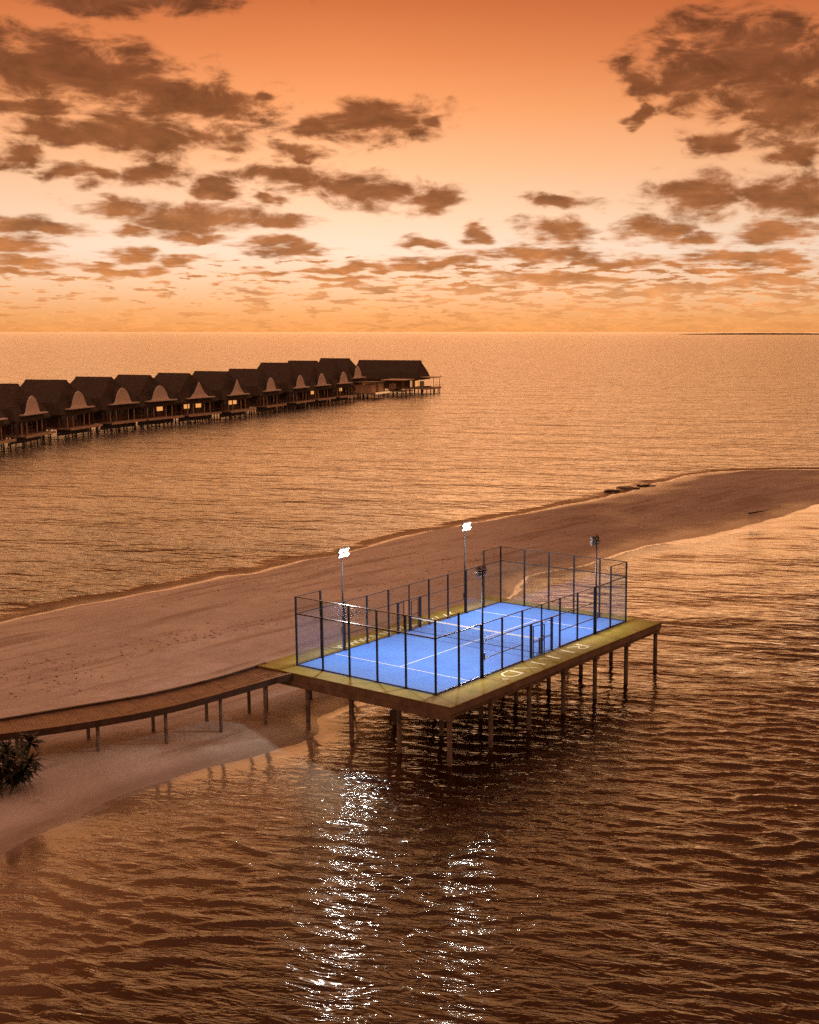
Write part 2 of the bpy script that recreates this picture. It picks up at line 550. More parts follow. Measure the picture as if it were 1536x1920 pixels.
xs = np.unique(np.concatenate([np.arange(-140, -45, 3.0), np.arange(-45, 60, 0.45), np.arange(60, 160, 3.0)]))
ys = np.unique(np.concatenate([np.arange(-60, 28, 3.0), np.arange(28, 130, 0.45), np.arange(130, 215, 0.8), np.arange(215, 320, 4.0)]))
X, Y = np.meshgrid(xs, ys)
Zt = terrain(X, Y)
m, N, bs = new_mat('sand')
g = N.n.new('ShaderNodeNewGeometry')
pos = g.outputs['Position']
px_, py_, pz_ = N.sep(pos)
na = N.noise(pos, 0.16, 6, 0.62, 0.4)
nb = N.noise(pos, 1.3, 5, 0.65)
nc = N.noise(pos, 7.0, 4, 0.7)
dry = N.mixc(N.smooth(na, 0.3, 0.7), (0.48, 0.405, 0.345, 1), (0.62, 0.54, 0.475, 1))
nd = N.noise(N.v('MULTIPLY', N.v('ADD', pos, N.v('MULTIPLY', N.sep(pos)[0], (0.0, -1.25, 0.0))), (0.10, 0.35, 1.0)), 1.0, 5, 0.6)
dry = N.mixc(N.m('MULTIPLY', N.smooth(nd, 0.50, 0.66), 0.8), dry, (0.32, 0.24, 0.185, 1))
dry = N.mixc(N.m('MULTIPLY', N.smooth(nb, 0.5, 0.72), 0.45), dry, (0.33, 0.25, 0.19, 1))
dry = N.mixc(N.m('MULTIPLY', N.smooth(nc, 0.62, 0.78), 0.5), dry, (0.22, 0.15, 0.105, 1))
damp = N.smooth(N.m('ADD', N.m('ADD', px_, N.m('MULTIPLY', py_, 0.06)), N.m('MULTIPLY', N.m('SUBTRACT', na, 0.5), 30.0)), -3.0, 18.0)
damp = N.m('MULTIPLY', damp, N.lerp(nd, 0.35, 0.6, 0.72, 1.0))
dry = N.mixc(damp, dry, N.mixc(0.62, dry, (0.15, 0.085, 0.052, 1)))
wetf = N.smooth(N.m('ADD', pz_, N.m('MULTIPLY', N.m('SUBTRACT', nb, 0.5), 0.12)), 0.42, 0.10)
wet = N.mixc(0.6, dry, (0.16, 0.105, 0.07, 1))
c = N.mixc(wetf, dry, wet)
deep = N.smooth(pz_, -0.15, -1.3)
c = N.mixc(deep, c, (0.085, 0.05, 0.031, 1))
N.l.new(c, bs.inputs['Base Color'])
N.l.new(N.lerp(wetf, 0, 1, 0.9, 0.38), bs.inputs['Roughness'])
bs.inputs['Specular IOR Level'].default_value = 0.4
bb = N.n.new('ShaderNodeBump'); bb.inputs['Distance'].default_value = 0.22
N.l.new(N.lerp(wetf, 0, 1, 0.75, 0.1), bb.inputs['Strength'])
hh = N.m('ADD', N.m('MULTIPLY', nb, 1.0), N.m('MULTIPLY', nc, 0.4))
N.l.new(hh, bb.inputs['Height']); N.l.new(bb.outputs[0], bs.inputs['Normal'])
M['sand'] = m
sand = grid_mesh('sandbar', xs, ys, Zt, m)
tag(sand, 'pale curved sandbar between two stretches of water', None, None, 'structure')
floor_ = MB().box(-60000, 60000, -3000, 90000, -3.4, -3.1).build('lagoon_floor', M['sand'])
tag(floor_, None, None, None, 'structure')

# ------------------------------------------------------------------ water
def spaced(a, b, step, growth, to):
    out = list(np.arange(a, b, step))
    s = step
    while out[-1] < to:
        s *= growth
        out.append(out[-1] + s)
    return np.array(out)


xr = spaced(2, 32, 0.155, 1.035, 55000)
xl = -spaced(-2.0 + 0.155, 26, 0.155, 1.035, 55000)[::-1]
xs = np.unique(np.concatenate([xl, xr]))
yf = spaced(33, 72, 0.14, 1.011, 85000)
yb = np.array([-2000, -500, -100, -20, 5, 15, 22, 27, 30, 31.5, 32.5])
ys = np.concatenate([yb, yf])
X, Y = np.meshgrid(xs, ys)
dxs = np.gradient(xs); dys = np.gradient(ys)
SP = np.maximum(dxs[None, :], dys[:, None])
depth = np.full(X.shape, 3.0)
near = (np.abs(X) < 165) & (Y < 330)
depth[near] = -terrain(X[near], Y[near])
amp = np.clip((depth - 0.02) / 0.32, 0, 1)
amp = amp * amp * (3 - 2 * amp)
Zw = np.zeros_like(X)
wr = np.random.default_rng(21)
Xw = X + 0.35 * noise2(X, Y, 31, 6.0); Yw = Y + 0.35 * noise2(X, Y, 32, 6.0)
for k in range(46):
    L = 0.48 * (1.030 ** k)                    # 0.48 .. 1.8 m
    th = R(90 - 14) + wr.normal(0, R(22))
    A = 0.0112 * L * wr.uniform(0.5, 1.3)
    ph = (Xw * math.cos(th) + Yw * math.sin(th)) * 2 * np.pi / L + wr.uniform(0, 6.28)
    s = np.sin(ph)
    wgt = np.clip((L / SP - 3.0) / 2.5, 0, 1)
    Zw += A * wgt * (s + 0.55 * (s * s - 0.5))
patch = 0.75 + 0.45 * noise2(X, Y, 41, 22.0)
sg = Zw[200:500, 200:500].std()
Zw = sg * 2.2 * np.tanh(Zw / (sg * 2.2))
Zw = 0.82 * Zw + 0.20 * (Zw * Zw / sg - sg)        # sharper crests, flatter troughs
Zw *= amp * np.clip(patch, 0.35, 1.4)
m, N, bs = new_mat('sea_water')
N.n.remove(bs)
outn = N.n['Material Output']
g = N.n.new('ShaderNodeNewGeometry')
at = N.n.new('ShaderNodeAttribute'); at.attribute_name = 'amp'
pos = g.outputs['Position']
mp = N.n.new('ShaderNodeMapping'); mp.inputs['Rotation'].default_value = (0, 0, R(14)); N.l.new(pos, mp.inputs[0])
pp = N.v('MULTIPLY', mp.outputs[0], (0.42, 1.0, 1.0))
w1 = N.noise(pp, 0.55, 3, 0.55, 0.3)
pq = N.v('MULTIPLY', mp.outputs[0], (0.30, 1.0, 1.0))
w2r = N.noise(pq, 1.6, 3, 0.55, 0.5)
w2 = N.m('SUBTRACT', 1.0, N.m('ABSOLUTE', N.m('SUBTRACT', N.m('MULTIPLY', w2r, 2.0), 1.0)))
w3 = N.noise(pp, 0.10, 4, 0.6, 0.2)
cd = N.n.new('ShaderNodeVectorMath'); cd.operation = 'LENGTH'; N.l.new(pos, cd.inputs[0])
dist = cd.outputs[1]
farf = N.smooth(dist, 50.0, 105.0)
h = N.m('ADD', N.m('MULTIPLY', w2, 0.085), N.m('MULTIPLY', N.m('MULTIPLY', w1, farf), 0.50))
h = N.m('ADD', h, N.m('MULTIPLY', N.m('MULTIPLY', w3, farf), 2.8))
h = N.m('MULTIPLY', h, N.m('ADD', N.m('MULTIPLY', at.outputs['Fac'], 0.94), 0.06))
bp_ = N.n.new('ShaderNodeBump'); bp_.inputs['Strength'].default_value = 1.0; bp_.inputs['Distance'].default_value = 1.0
N.l.new(h, bp_.inputs['Height'])
fr = schlick(N, 0.021, bp_.outputs[0])
gl = N.n.new('ShaderNodeBsdfGlossy'); ra = N.n.new('ShaderNodeAttribute'); ra.attribute_name = 'rough'; N.l.new(N.lerp(ra.outputs['Fac'], 0, 1, 0.10, 0.27), gl.inputs['Roughness']); N.l.new(bp_.outputs[0], gl.inputs['Normal'])
tr = N.n.new('ShaderNodeBsdfTransparent')
dp = N.n.new('ShaderNodeAttribute'); dp.attribute_name = 'depth'
N.l.new(N.mixc(N.smooth(dp.outputs['Fac'], 0.0, 0.9), (0.86, 0.80, 0.72, 1), (0.46, 0.33, 0.22, 1)), tr.inputs['Color'])
fo = N.n.new('ShaderNodeBsdfDiffuse'); fo.inputs['Color'].default_value = (0.80, 0.76, 0.72, 1)
nfo = N.noise(pos, 0.8, 4, 0.7)
edge = N.m('MULTIPLY', N.smooth(dp.outputs['Fac'], 0.075, 0.03), N.smooth(nfo, 0.36, 0.60))
mx = N.n.new('ShaderNodeMixShader')
mf = N.n.new('ShaderNodeMixShader')
N.l.new(N.m('MULTIPLY', edge, N.m('ADD', 0.2, N.m('MULTIPLY', N.smooth(N.sep(pos)[1], 70.0, 95.0), 0.6))), mf.inputs[0]); N.l.new(tr.outputs[0], mf.inputs[1]); N.l.new(fo.outputs[0], mf.inputs[2])
N.l.new(fr, mx.inputs[0]); N.l.new(mf.outputs[0], mx.inputs[1]); N.l.new(gl.outputs[0], mx.inputs[2])
N.l.new(mx.outputs[0], outn.inputs[0])
M['water'] = m
water = grid_mesh('lagoon_water', xs, ys, Zw, m, {'amp': amp, 'depth': np.clip(depth, 0, 3), 'rough': np.clip((SP - 0.3) / 1.2, 0, 1) * (0.3 + 0.7 * amp)})
tag(water, 'rippled lagoon water reflecting the orange sky', None, None, 'structure')

# ------------------------------------------------------------------ court platform
CX, CY, YAW = -3.68, 62.172, R(55.0)


def cw(x, y, z=0.0):
    c_, s_ = math.cos(YAW), math.sin(YAW)
    return (CX + c_ * x - s_ * y, CY + s_ * x + c_ * y, DECK + z)


def court_root(name, label, cat, x=0.0, y=0.0, rz=0.0, group=None, z=0.0):
    return empty(name, cw(x, y, z), YAW + rz, label, cat, group)


DX0, DX1, DY0, DY1 = -1.3, 21.25, -2.0, 11.9
plat = court_root('court_platform', 'mustard green concrete platform on piles carrying the blue court', 'platform', z=0.0)
MB().box(DX0 + .02, DX1 - .02, DY0 + .02, DY1 - .02, -0.42, -0.06).build('slab', M['slab'], plat)
J = 0.006
strips = [(DX0, DX1, DY0, -0.1, 8, 1), (DX0, DX1, 10.1, DY1, 8, 1), (DX0, -0.1, -0.1, 10.1, 1, 4), (20.1, DX1, -0.1, 10.1, 1, 4)]
for (a0, a1, b0, b1, na_, nb_) in strips:
    for i in range(na_):
        for j in range(nb_):
            x0 = a0 + (a1 - a0) * i / na_ + J; x1 = a0 + (a1 - a0) * (i + 1) / na_ - J
            y0 = b0 + (b1 - b0) * j / nb_ + J; y1 = b0 + (b1 - b0) * (j + 1) / nb_ - J
            dzp = random.uniform(-0.004, 0.0)
            MB().box(x0, x1, y0, y1, -0.058, dzp).build('deck_panel', M['deck'], plat)
surf = MB().box(-0.1, 20.1, -0.1, 10.1, -0.058, 0.012).build('playing_surface', M['turf'], plat)
for (a0, a1, b0, b1, nm) in [(3.025, 3.075, 0.06, 9.94, 'service_line'), (16.925, 16.975, 0.06, 9.94, 'service_line'), (3.08, 16.92, 4.975, 5.025, 'centre_line')]:
    MB().box(a0, a1, b0, b1, 0.012, 0.017).build(nm, M['white'], surf)
PX = [-1.06, 2.52, 6.18, 9.74, 13.3, 17.1, 20.95]
PY = [-1.7, 1.62, 4.98, 8.2, 11.5]
pm = MB().bar((0, 0, -0.8), (0, 0, -5.4), 0.27, n=8).mesh('pile'); pm.materials.append(M['pile'])
cap = MB().prism([(-.30, -.8), (.30, -.8), (.22, -1.0), (-.22, -1.0)], -.25, .25).mesh('pile_cap'); cap.materials.append(M['slab'])
for x in PX:
    MB().box(x - .2, x + .2, DY0 + .1, DY1 - .1, -0.80, -0.423).build('cross_beam', M['slab'], plat)
    for y in PY:
        link('pile', pm, plat, (x, y, 0))
for i, y in enumerate(PY):
    for a, b in zip(PX[:-1], PX[1:]):
        MB().box(a + .203, b - .203, y - .15, y + .15, -0.66, -0.424).build('edge_beam' if i in (0, 4) else 'beam', M['slab'], plat)


# lettering on the near walk: read from inside the court (up is -y, reading runs along -x)
def stroke(mb, pts, w0, w1=None):
    """flat ribbon along pts with width w0..w1"""
    w1 = w0 if w1 is None else w1
    n = len(pts)
    P0 = []
    for i, p in enumerate(pts):
        a = Vector(pts[max(0, i - 1)]); b = Vector(pts[min(n - 1, i + 1)])
        t = (b - a).normalized(); nn = Vector((-t.y, t.x))
        w = w0 + (w1 - w0) * i / max(1, n - 1)
        P0.append((Vector(p) + nn * w / 2, Vector(p) - nn * w / 2))
    st = len(mb.v)
    for z in (0.001, 0.006):
        for l_, r_ in P0:
            mb.v += [(l_.x, l_.y, z), (r_.x, r_.y, z)]
    k = 2 * n
    for i in range(n - 1):
        a = st + 2 * i
        mb.f += [(a + k, a + k + 1, a + k + 3, a + k + 2), (a, a + 2, a + 3, a + 1), (a, a + k, a + k + 2, a + 2), (a + 1, a + 3, a + k + 3, a + k + 1)]
    mb.f += [(st, st + 1, st + k + 1, st + k), (st + 2 * n - 2, st + k + 2 * n - 2, st + k + 2 * n - 1, st + 2 * n - 1)]


def arc(cx, cy, rx, ry, a0, a1, n=10):
    return [(cx + rx * math.cos(R(a0 + (a1 - a0) * i / n)), cy + ry * math.sin(R(a0 + (a1 - a0) * i / n))) for i in range(n + 1)]


LY0, LY1 = -0.45, -1.45
letters = []
mb = MB(); stroke(mb, [(13.1, LY0), (13.1, LY1)], 0.17)
stroke(mb, [(13.3, LY0), (12.9, LY0)], 0.05)
stroke(mb, [(13.1, LY1 + .03)] + arc(12.75, -1.20, .36, .23, 270, 90) + [(13.1, -0.96)], 0.10)
stroke(mb, [(12.85, -0.97), (12.55, -0.75), (12.3, -0.5), (12.05, -0.45)], 0.15, 0.08); letters.append(mb)
mb = MB(); stroke(mb, [(11.4, LY0), (11.4, LY1)], 0.17); letters.append(mb)
mb = MB(); stroke(mb, [(9.85, LY0), (9.75, LY1)], 0.18); stroke(mb, [(9.55, -1.3), (9.0, LY0)], 0.07); letters.append(mb)
mb = MB(); stroke(mb, [(8.22, LY0), (8.2, LY1)], 0.16); letters.append(mb)
mb = MB(); stroke(mb, [(6.5, LY0), (7.4, LY1)], 0.075); letters.append(mb)
mb = MB(); stroke(mb, [(6.0, LY0), (6.0, LY1)], 0.16)
stroke(mb, [(6.0, LY1 + .03)] + arc(5.55, -0.95, .62, .47, 270, 90, 14) + [(6.0, LY0 - .03)], 0.10); letters.append(mb)
mb = MB(); stroke(mb, arc(4.5, -1.28, .15, .15, 0, 360, 16), 0.04)
stroke(mb, [(4.55, -1.20), (4.55, -1.36)], 0.035); stroke(mb, arc(4.52, -1.32, .05, .04, 270, 90, 5), 0.03); stroke(mb, [(4.52, -1.28), (4.46, -1.20)], 0.03)
letters.append(mb)
for mb in letters:
    mb.build('letter', M['letter'], plat)
# web address on the far walk, upright for someone on the court
far = [('W', 4.05, 1.15), ('W', 5.05, 1.15), ('W', 6.05, 1.15), ('.', 7.05, 0.3), ('S', 7.35, 0.8)]
for ch, x, wd in far:
    cu = bpy.data.curves.new('letter', 'FONT')
    cu.body = ch; cu.size = 1.0; cu.extrude = 0.002
    to = bpy.data.objects.new('letter_tmp', cu); C.objects.link(to)
    dg = bpy.context.evaluated_depsgraph_get()
    me = bpy.data.meshes.new_from_object(to.evaluated_get(dg))
    bpy.data.objects.remove(to)
    me.materials.clear(); me.materials.append(M['letter'])
    o = link('letter', me, plat, (x, 10.5, 0.004)); o.scale = (1.0, 0.98, 1)
def far_letter(*strokes):
    mb = MB()
    for s_ in strokes: stroke(mb, s_, 0.11)
    mb.build('letter', M['letter'], plat)
y0, y1, ym = 10.5, 11.18, 10.84
far_letter([(8.3, y0), (8.3, y1)], [(8.3, y1), (8.85, y0)], [(8.85, y0), (8.85, y1)])
far_letter(arc(9.55, ym, .36, .33, 0, 360, 16))
far_letter([(10.2, y0), (10.2, y1)], [(10.2, y1), (10.65, y1)], [(10.2, ym), (10.55, ym)], [(10.2, y0), (10.65, y0)])
far_letter([(11.0, y0), (11.55, y1)], [(11.0, y1), (11.55, y0)])
# the rest of the line is worn to slanted remnants of strokes
for k, (xa, xb, ya, yb2) in enumerate([(12.0, 12.35, 10.55, 11.1), (12.5, 12.8, 10.7, 11.15), (13.1, 13.5, 10.5, 10.95), (13.75, 14.05, 10.65, 11.1), (14.5, 14.8, 10.5, 11.0), (15.2, 15.6, 10.7, 11.1)]):
    far_letter([(xa, ya), (xb, yb2)])

# ------------------------------------------------------------------ enclosure
enc = court_root('court_enclosure', 'black steel cage with glass end walls around the blue court', 'enclosure')
S = 0.09


def post(x, y, h, w=S):
    MB().box(x - w / 2, x + w / 2, y - w / 2, y + w / 2, 0.0, h).build('post', M['metal'], enc)
    MB().box(x - .12, x + .12, y - .12, y + .12, 0.0135, 0.03).build('base_plate', M['metal'], enc)


def rail(x0, y0, x1, y1, z, w=0.055, nm='rail'):
    d = Vector((x1 - x0, y1 - y0)).normalized() * (S / 2 + .002)
    MB().bar((x0 + d.x, y0 + d.y, z), (x1 - d.x, y1 - d.y, z), w).build(nm, M['metal'], enc)


def wire_mesh(wid, hgt):
    mb = MB()
    n = int(wid / 0.10); k = int(hgt / 0.10)
    for i in range(1, n):
        mb.bar((i * wid / n, 0, 0), (i * wid / n, 0, hgt), 0.0042, caps=False)
    for j in range(1, k):
        mb.bar((0, 0, j * hgt / k), (wid, 0, j * hgt / k), 0.0042, caps=False)
    me = mb.mesh('mesh_panel'); me.materials.append(M['wire'])
    return me


WM = {}


def mesh_panel(x, y, ang, wid, z0, z1, parent=None):
    key = (round(wid, 2), round(z1 - z0, 2))
    if key not in WM: WM[key] = wire_mesh(*key)
    return link('mesh_panel', WM[key], parent or enc, (x, y, z0), (0, 0, ang))


GP = MB().box(0.055, 1.945, -0.006, 0.006, 0.06, 2.96).mesh('glass_pane'); GP.materials.append(M['glass'])


def pane(x, y, ang):
    link('glass_pane', GP, enc, (x, y, 0), (0, 0, ang))


for ex in (0.0, 20.0):
    for k in range(6):
        post(ex, 2.0 * k, 4.0)
    for k in range(5):
        rail(ex, 2 * k, ex, 2 * k + 2, 3.0, 0.07)
        rail(ex, 2 * k, ex, 2 * k + 2, 3.97, 0.05)
        rail(ex, 2 * k, ex, 2 * k + 2, 0.045, 0.05)
        pane(ex, 2 * k, R(90))
        mesh_panel(ex, 2 * k, R(90), 2.0, 3.03, 3.94)
for sy in (0.0, 10.0):
    inner = -1 if sy == 0 else 1
    for x, h in ((2, 4), (4, 3.0), (6, 3), (8, 3), (12, 3), (14, 3), (16, 3.0), (18, 4)):
        post(x, sy, h)
    for x in (0, 2, 16, 18):
        rail(x, sy, x + 2, sy, 3.0 - (0.031 if x in (2, 16) else 0), 0.06)
        rail(x, sy, x + 2, sy, 0.045, 0.05)
        pane(x, sy, 0)
        if x in (0, 18):
            rail(x, sy, x + 2, sy, 3.97, 0.045)
            mesh_panel(x, sy, 0, 2.0, 3.03, 3.94)
    for x in (4, 6, 12, 14):
        for z in (0.045, 1.0, 2.0, 2.97):
            rail(x, sy, x + 2, sy, z, 0.045)
        for z0, z1 in ((0.07, 0.97), (1.03, 1.97), (2.03, 2.94)):
            mesh_panel(x, sy, 0, 2.0, z0, z1)
    # gate bay 8..12: header at two metres, narrow posts, two gates
    rail(8, sy, 12, sy, 2.0, 0.06)
    rail(8, sy, 12, sy, 2.97, 0.045)
    MB().box(9.97, 10.03, sy - .03, sy + .03, 2.033, 2.946).build('post', M['metal'], enc)
    mesh_panel(8, sy, 0, 2.0, 2.04, 2.94); mesh_panel(10, sy, 0, 2.0, 2.04, 2.94)
    for x in (8.9, 11.1):
        MB().box(x - .06, x + .06, sy - .06, sy + .06, 0.0, 1.968).build('post', M['metal'], enc)
    MB().box(9.96, 10.04, sy - .04, sy + .04, 0.0, 1.968).build('post', M['metal'], enc)
    mesh_panel(8, sy, 0, 0.9, 0.07, 1.97); mesh_panel(11.1, sy, 0, 0.9, 0.07, 1.97)
    for hx, sgn, swing in ((8.99, 1, -14), (11.01, -1, 9)):
        g_ = empty('gate', (0, 0, 0)); g_.parent = enc
        g_.location = (hx, sy + inner * 0.10, 0.0); g_.rotation_euler = (0, 0, R(swing * sgn * (1 if sy == 0 else -1)))
        fm = MB()
        L = 0.86 * sgn
        for a, b in (((0, .06), (0, 1.9)), ((L, .06), (L, 1.9))):
            fm.bar((a[0], 0, a[1]), (b[0], 0, b[1]), 0.045)
        for z in (.085, 0.92, 1.0, 1.875):
            fm.bar((0.025 * sgn, 0, z), (L - 0.025 * sgn, 0, z), 0.035)
        fm.build('gate_frame', M['metal'], g_)
        mp_ = mesh_panel(min(0, L), 0, 0, 0.86, 0.1, 1.86, g_)
        MB().box(L - .10 * sgn - .03, L - .10 * sgn + .03, -.05, .05, 1.05, 1.09).build('handle', M['grey_steel'], g_)

# ------------------------------------------------------------------ net
net = court_root('padel_net', 'low black net with white top tape across the middle of the blue court', 'net', 10, 5)
for s_ in (-1, 1):
    MB().box(-.04, .04, s_ * 4.86 - .04, s_ * 4.86 + .04, 0.013, 0.95).build('net_post', M['metal'], net)
    MB().box(-.30, .30, s_ * 4.86 - .03, s_ * 4.86 + .03, 0.0125, 0.04).build('post_foot', M['metal'], net)
mb = MB()
for i in range(1, 97):
    y = -4.82 + 9.64 * i / 97; sag = 0.04 * (1 - (y / 4.82) ** 2)
    mb.bar((0, y, 0.03), (0, y, 0.86 - sag), 0.005, caps=False)
for j in range(1, 9):
    mb.bar((0, -4.82, 0.03 + j * .095), (0, 4.82, 0.03 + j * .095), 0.005, caps=False)
tag(mb.build('net_mesh', M['wire'], net), kind='stuff')
mb = MB(); stn = 12
for i in range(stn):
    ya = -4.82 + 9.64 * i / stn; yb_ = -4.82 + 9.64 * (i + 1) / stn
    za = 0.90 - 0.04 * (1 - (ya / 4.82) ** 2); zb = 0.90 - 0.04 * (1 - (yb_ / 4.82) ** 2)
    mb.bar((0, ya, za), (0, yb_, zb), 0.02, 0.075)
mb.build('top_tape', M['white'], net)
MB().box(-.012, .012, -4.81, 4.81, 0.02, 0.045).build('bottom_cord', M['wire'], net)

# ------------------------------------------------------------------ floodlights
LAMPS = [(4, 0, 1, 'nearest of the four floodlight poles, front side of the court at the left'),
         (16, 0, 1, 'floodlight pole on the front side of the court, rightmost of the four'),
         (4, 10, -1, 'dazzling floodlight pole on the beach side, leftmost of the four'),
         (16, 10, -1, 'dazzling floodlight pole on the beach side near the far end of the court')]
for (x, y, s_, lab) in LAMPS:
    yo = y - s_ * 0.11
    fl = court_root('floodlight_pole', lab, 'floodlight', x, yo, 0, 'floodlight poles around the court')
    MB().bar((0, 0, 0.0), (0, 0, 5.95), 0.13, n=10, w2=0.085).build('pole', M['metal'], fl, True)
    MB().box(-.16, .16, -.09, .09, 0.0, 0.02).build('base_plate', M['metal'], fl)
    MB().box(-.05, .05, -.14 if s_ > 0 else .075, -.075 if s_ > 0 else .14, 1.0, 1.4).build('junction_box', M['grey_steel'], fl)
    MB().box(-.42, .42, -.035, .035, 5.90, 5.96).build('cross_arm', M['metal'], fl)
    for (hx, hz) in ((-.215, 5.77), (.215, 5.77), (-.215, 6.07), (.215, 6.07)):
        hd = empty('lamp_head', (hx, s_ * 0.14, hz)); hd.parent = fl
        hd.rotation_euler = (R(-s_ * 38), R(random.uniform(-4, 4)), R(random.uniform(-8, 8)))
        b0, b1 = (-.06, .05) if s_ > 0 else (-.05, .06)
        MB().box(-.19, .19, b0, b1, -.13, .13).build('housing', M['kerb_white'], hd)
        fy = (.051, .058) if s_ > 0 else (-.058, -.051)
        MB().box(-.17, .17, fy[0], fy[1], -.11, .11).build('lens', M['lamp'], hd)
        mbf = MB()
        for k in range(5):
            xx = -.15 + .075 * k
            if s_ > 0: mbf.box(xx - .006, xx + .006, -.10, -.061, -.12, .12)
            else: mbf.box(xx - .006, xx + .006, .061, .10, -.12, .12)
        mbf.build('cooling_fins', M['grey_steel'], hd)
    ld = bpy.data.lights.new('floodlight_beam', 'SPOT')
    ld.energy = 2600
    ld.color = (1.0, 0.96, 0.90)
    ld.spot_size = R(150)
    ld.spot_blend = 0.5
    ld.shadow_soft_size = 0.30
    lo = bpy.data.objects.new('floodlight_beam', ld); C.objects.link(lo)
    lo.parent = fl
    lo.location = (0, s_ * 0.36, 5.80)
    dv = Vector((0, s_ * 1.0, -0.95))
    lo.rotation_euler = dv.to_track_quat('-Z', 'Y').to_euler()

# ------------------------------------------------------------------ boardwalk from the beach
WU = [(-28.94, 58.54, 2.3), (-25.71, 60.32, 2.35), (-22.82, 62.05, 2.42), (-19.31, 63.77, 2.56), (-17.42, 65.22, 2.66), (-15.49, 66.76, 2.79), (-13.7, 68.3, 3.12)]
WL = [(-28.19, 56.95, 2.3), (-24.83, 58.15, 2.35), (-22.58, 59.01, 2.4), (-20.36, 60.13, 2.47), (-18.53, 61.07, 2.56), (-17.17, 62.05, 2.63), (-15.82, 63.26, 2.72), (-13.95, 64.93, 2.91), (-11.95, 66.3, 3.12)]


def resample(P_, n):
    P_ = np.array(P_)
    t = np.concatenate([[0], np.cumsum(np.linalg.norm(np.diff(P_[:, :2], axis=0), axis=1))]); tt = np.linspace(0, t[-1], n)
    k = [np.interp(tt, t, P_[:, i]) for i in (0, 1, 2)]
    for _ in range(60):
        for q_ in k: q_[1:-1] = 0.25 * q_[:-2] + 0.5 * q_[1:-1] + 0.25 * q_[2:]
    return np.stack(k, 1)


NB = 121
A_ = resample(WU, NB); B_ = resample(WL, NB)
zz = (A_[:, 2] + B_[:, 2]) / 2
A_ = A_[:, :2]; B_ = B_[:, :2]
bw = empty('boardwalk', (-20, 58, 0.9), 0, 'curved timber boardwalk on posts leading over the sand to the court', 'boardwalk')
off = Vector((-20, 58, 0.9))
mb = MB()
for i in range(NB - 1):
    g_ = 0.04
    a0, a1 = A_[i] + (A_[i + 1] - A_[i]) * g_, A_[i + 1]
    b0, b1 = B_[i] + (B_[i + 1] - B_[i]) * g_, B_[i + 1]
    st = len(mb.v); dzp = random.uniform(-.006, .004)
    for z_ in (zz[i] - .04 + dzp, zz[i] + dzp):
        for p in (a0, b0, b1, a1): mb.v.append((p[0] - off.x, p[1] - off.y, z_ - off.z))
    mb.f += [tuple(st + q_ for q_ in f) for f in ((3, 2, 1, 0), (4, 5, 6, 7), (0, 1, 5, 4), (1, 2, 6, 5), (2, 3, 7, 6), (3, 0, 4, 7))]
tag(mb.build('decking_boards', M['walk_top'], bw), kind='stuff')


def ribbon(P_, side, z0, z1, t0, t1, name, mtl):
    """a beam that follows one edge of the walk; side -1/1 picks outward offset t0..t1"""
    n = len(P_); T = np.gradient(P_, axis=0); T /= np.linalg.norm(T, axis=1)[:, None]
    Nn = np.stack([-T[:, 1], T[:, 0]], 1) * side
    mb = MB()
    for i in range(n):
        for (t, z_) in ((t0, z0), (t1, z0), (t1, z1), (t0, z1)):
            p = P_[i] + Nn[i] * t
            mb.v.append((p[0] - off.x, p[1] - off.y, zz[i * (NB - 1) // (n - 1)] + z_ - off.z))
    for i in range(n - 1):
        for k in range(4):
            a = 4 * i + k; b = 4 * i + (k + 1) % 4
            mb.f.append((a, b, b + 4, a + 4))
    mb.f += [(3, 2, 1, 0), tuple(4 * (n - 1) + k for k in range(4))]
    return mb.build(name, mtl, bw)


ribbon(B_[::4], -1, -0.26, 0.08, 0.0, 0.10, 'side_beam', M['wood'])
ribbon(A_[::4], 1, -0.30, 0.10, 0.0, 0.10, 'side_beam', M['wood'])
ribbon(B_[::4], -1, 0.082, 0.11, -0.03, 0.11, 'kerb_cap', M['walk_top'])
ribbon(A_[::4], 1, 0.102, 0.13, -0.03, 0.13, 'kerb_cap', M['wood'])
FEET = [(-20.7, 60.1), (-17.7, 61.8), (-15.2, 63.9), (-13.15, 65.5), (-24.0, 58.7)]
for (fx, fy) in FEET:
    i = int(np.argmin((B_[:, 0] - fx) ** 2 + (B_[:, 1] - fy) ** 2))
    for E_ in (0.12, 0.86):
        p = B_[i] * (1 - E_) + A_[i] * E_
        gz = float(terrain(np.array([[p[0]]]), np.array([[p[1]]]))[0, 0])
        MB().bar((p[0] - off.x, p[1] - off.y, zz[i] - .30 - off.z), (p[0] - off.x, p[1] - off.y, gz - .4 - off.z), 0.19, n=8).build('post', M['pile'], bw)
    a, b = A_[i] * .98 + B_[i] * .02, B_[i] * .98 + A_[i] * .02
    MB().bar((a[0] - off.x, a[1] - off.y, zz[i] - .18 - off.z), (b[0] - off.x, b[1] - off.y, zz[i] - .18 - off.z), 0.14, 0.22).build('cross_beam', M['wood'], bw)

# ------------------------------------------------------------------ water villas
ROWPTS = [(-92.2, 224.6), (-91.8, 243.1), (-89.2, 262.0), (-84.9, 277.9), (-79.9, 290.0), (-73.9, 303.0), (-67.7, 318.1), (-63.0, 339.3),
          (-58.1, 358.4), (-54.1, 373.5), (-49.5, 388.6)]


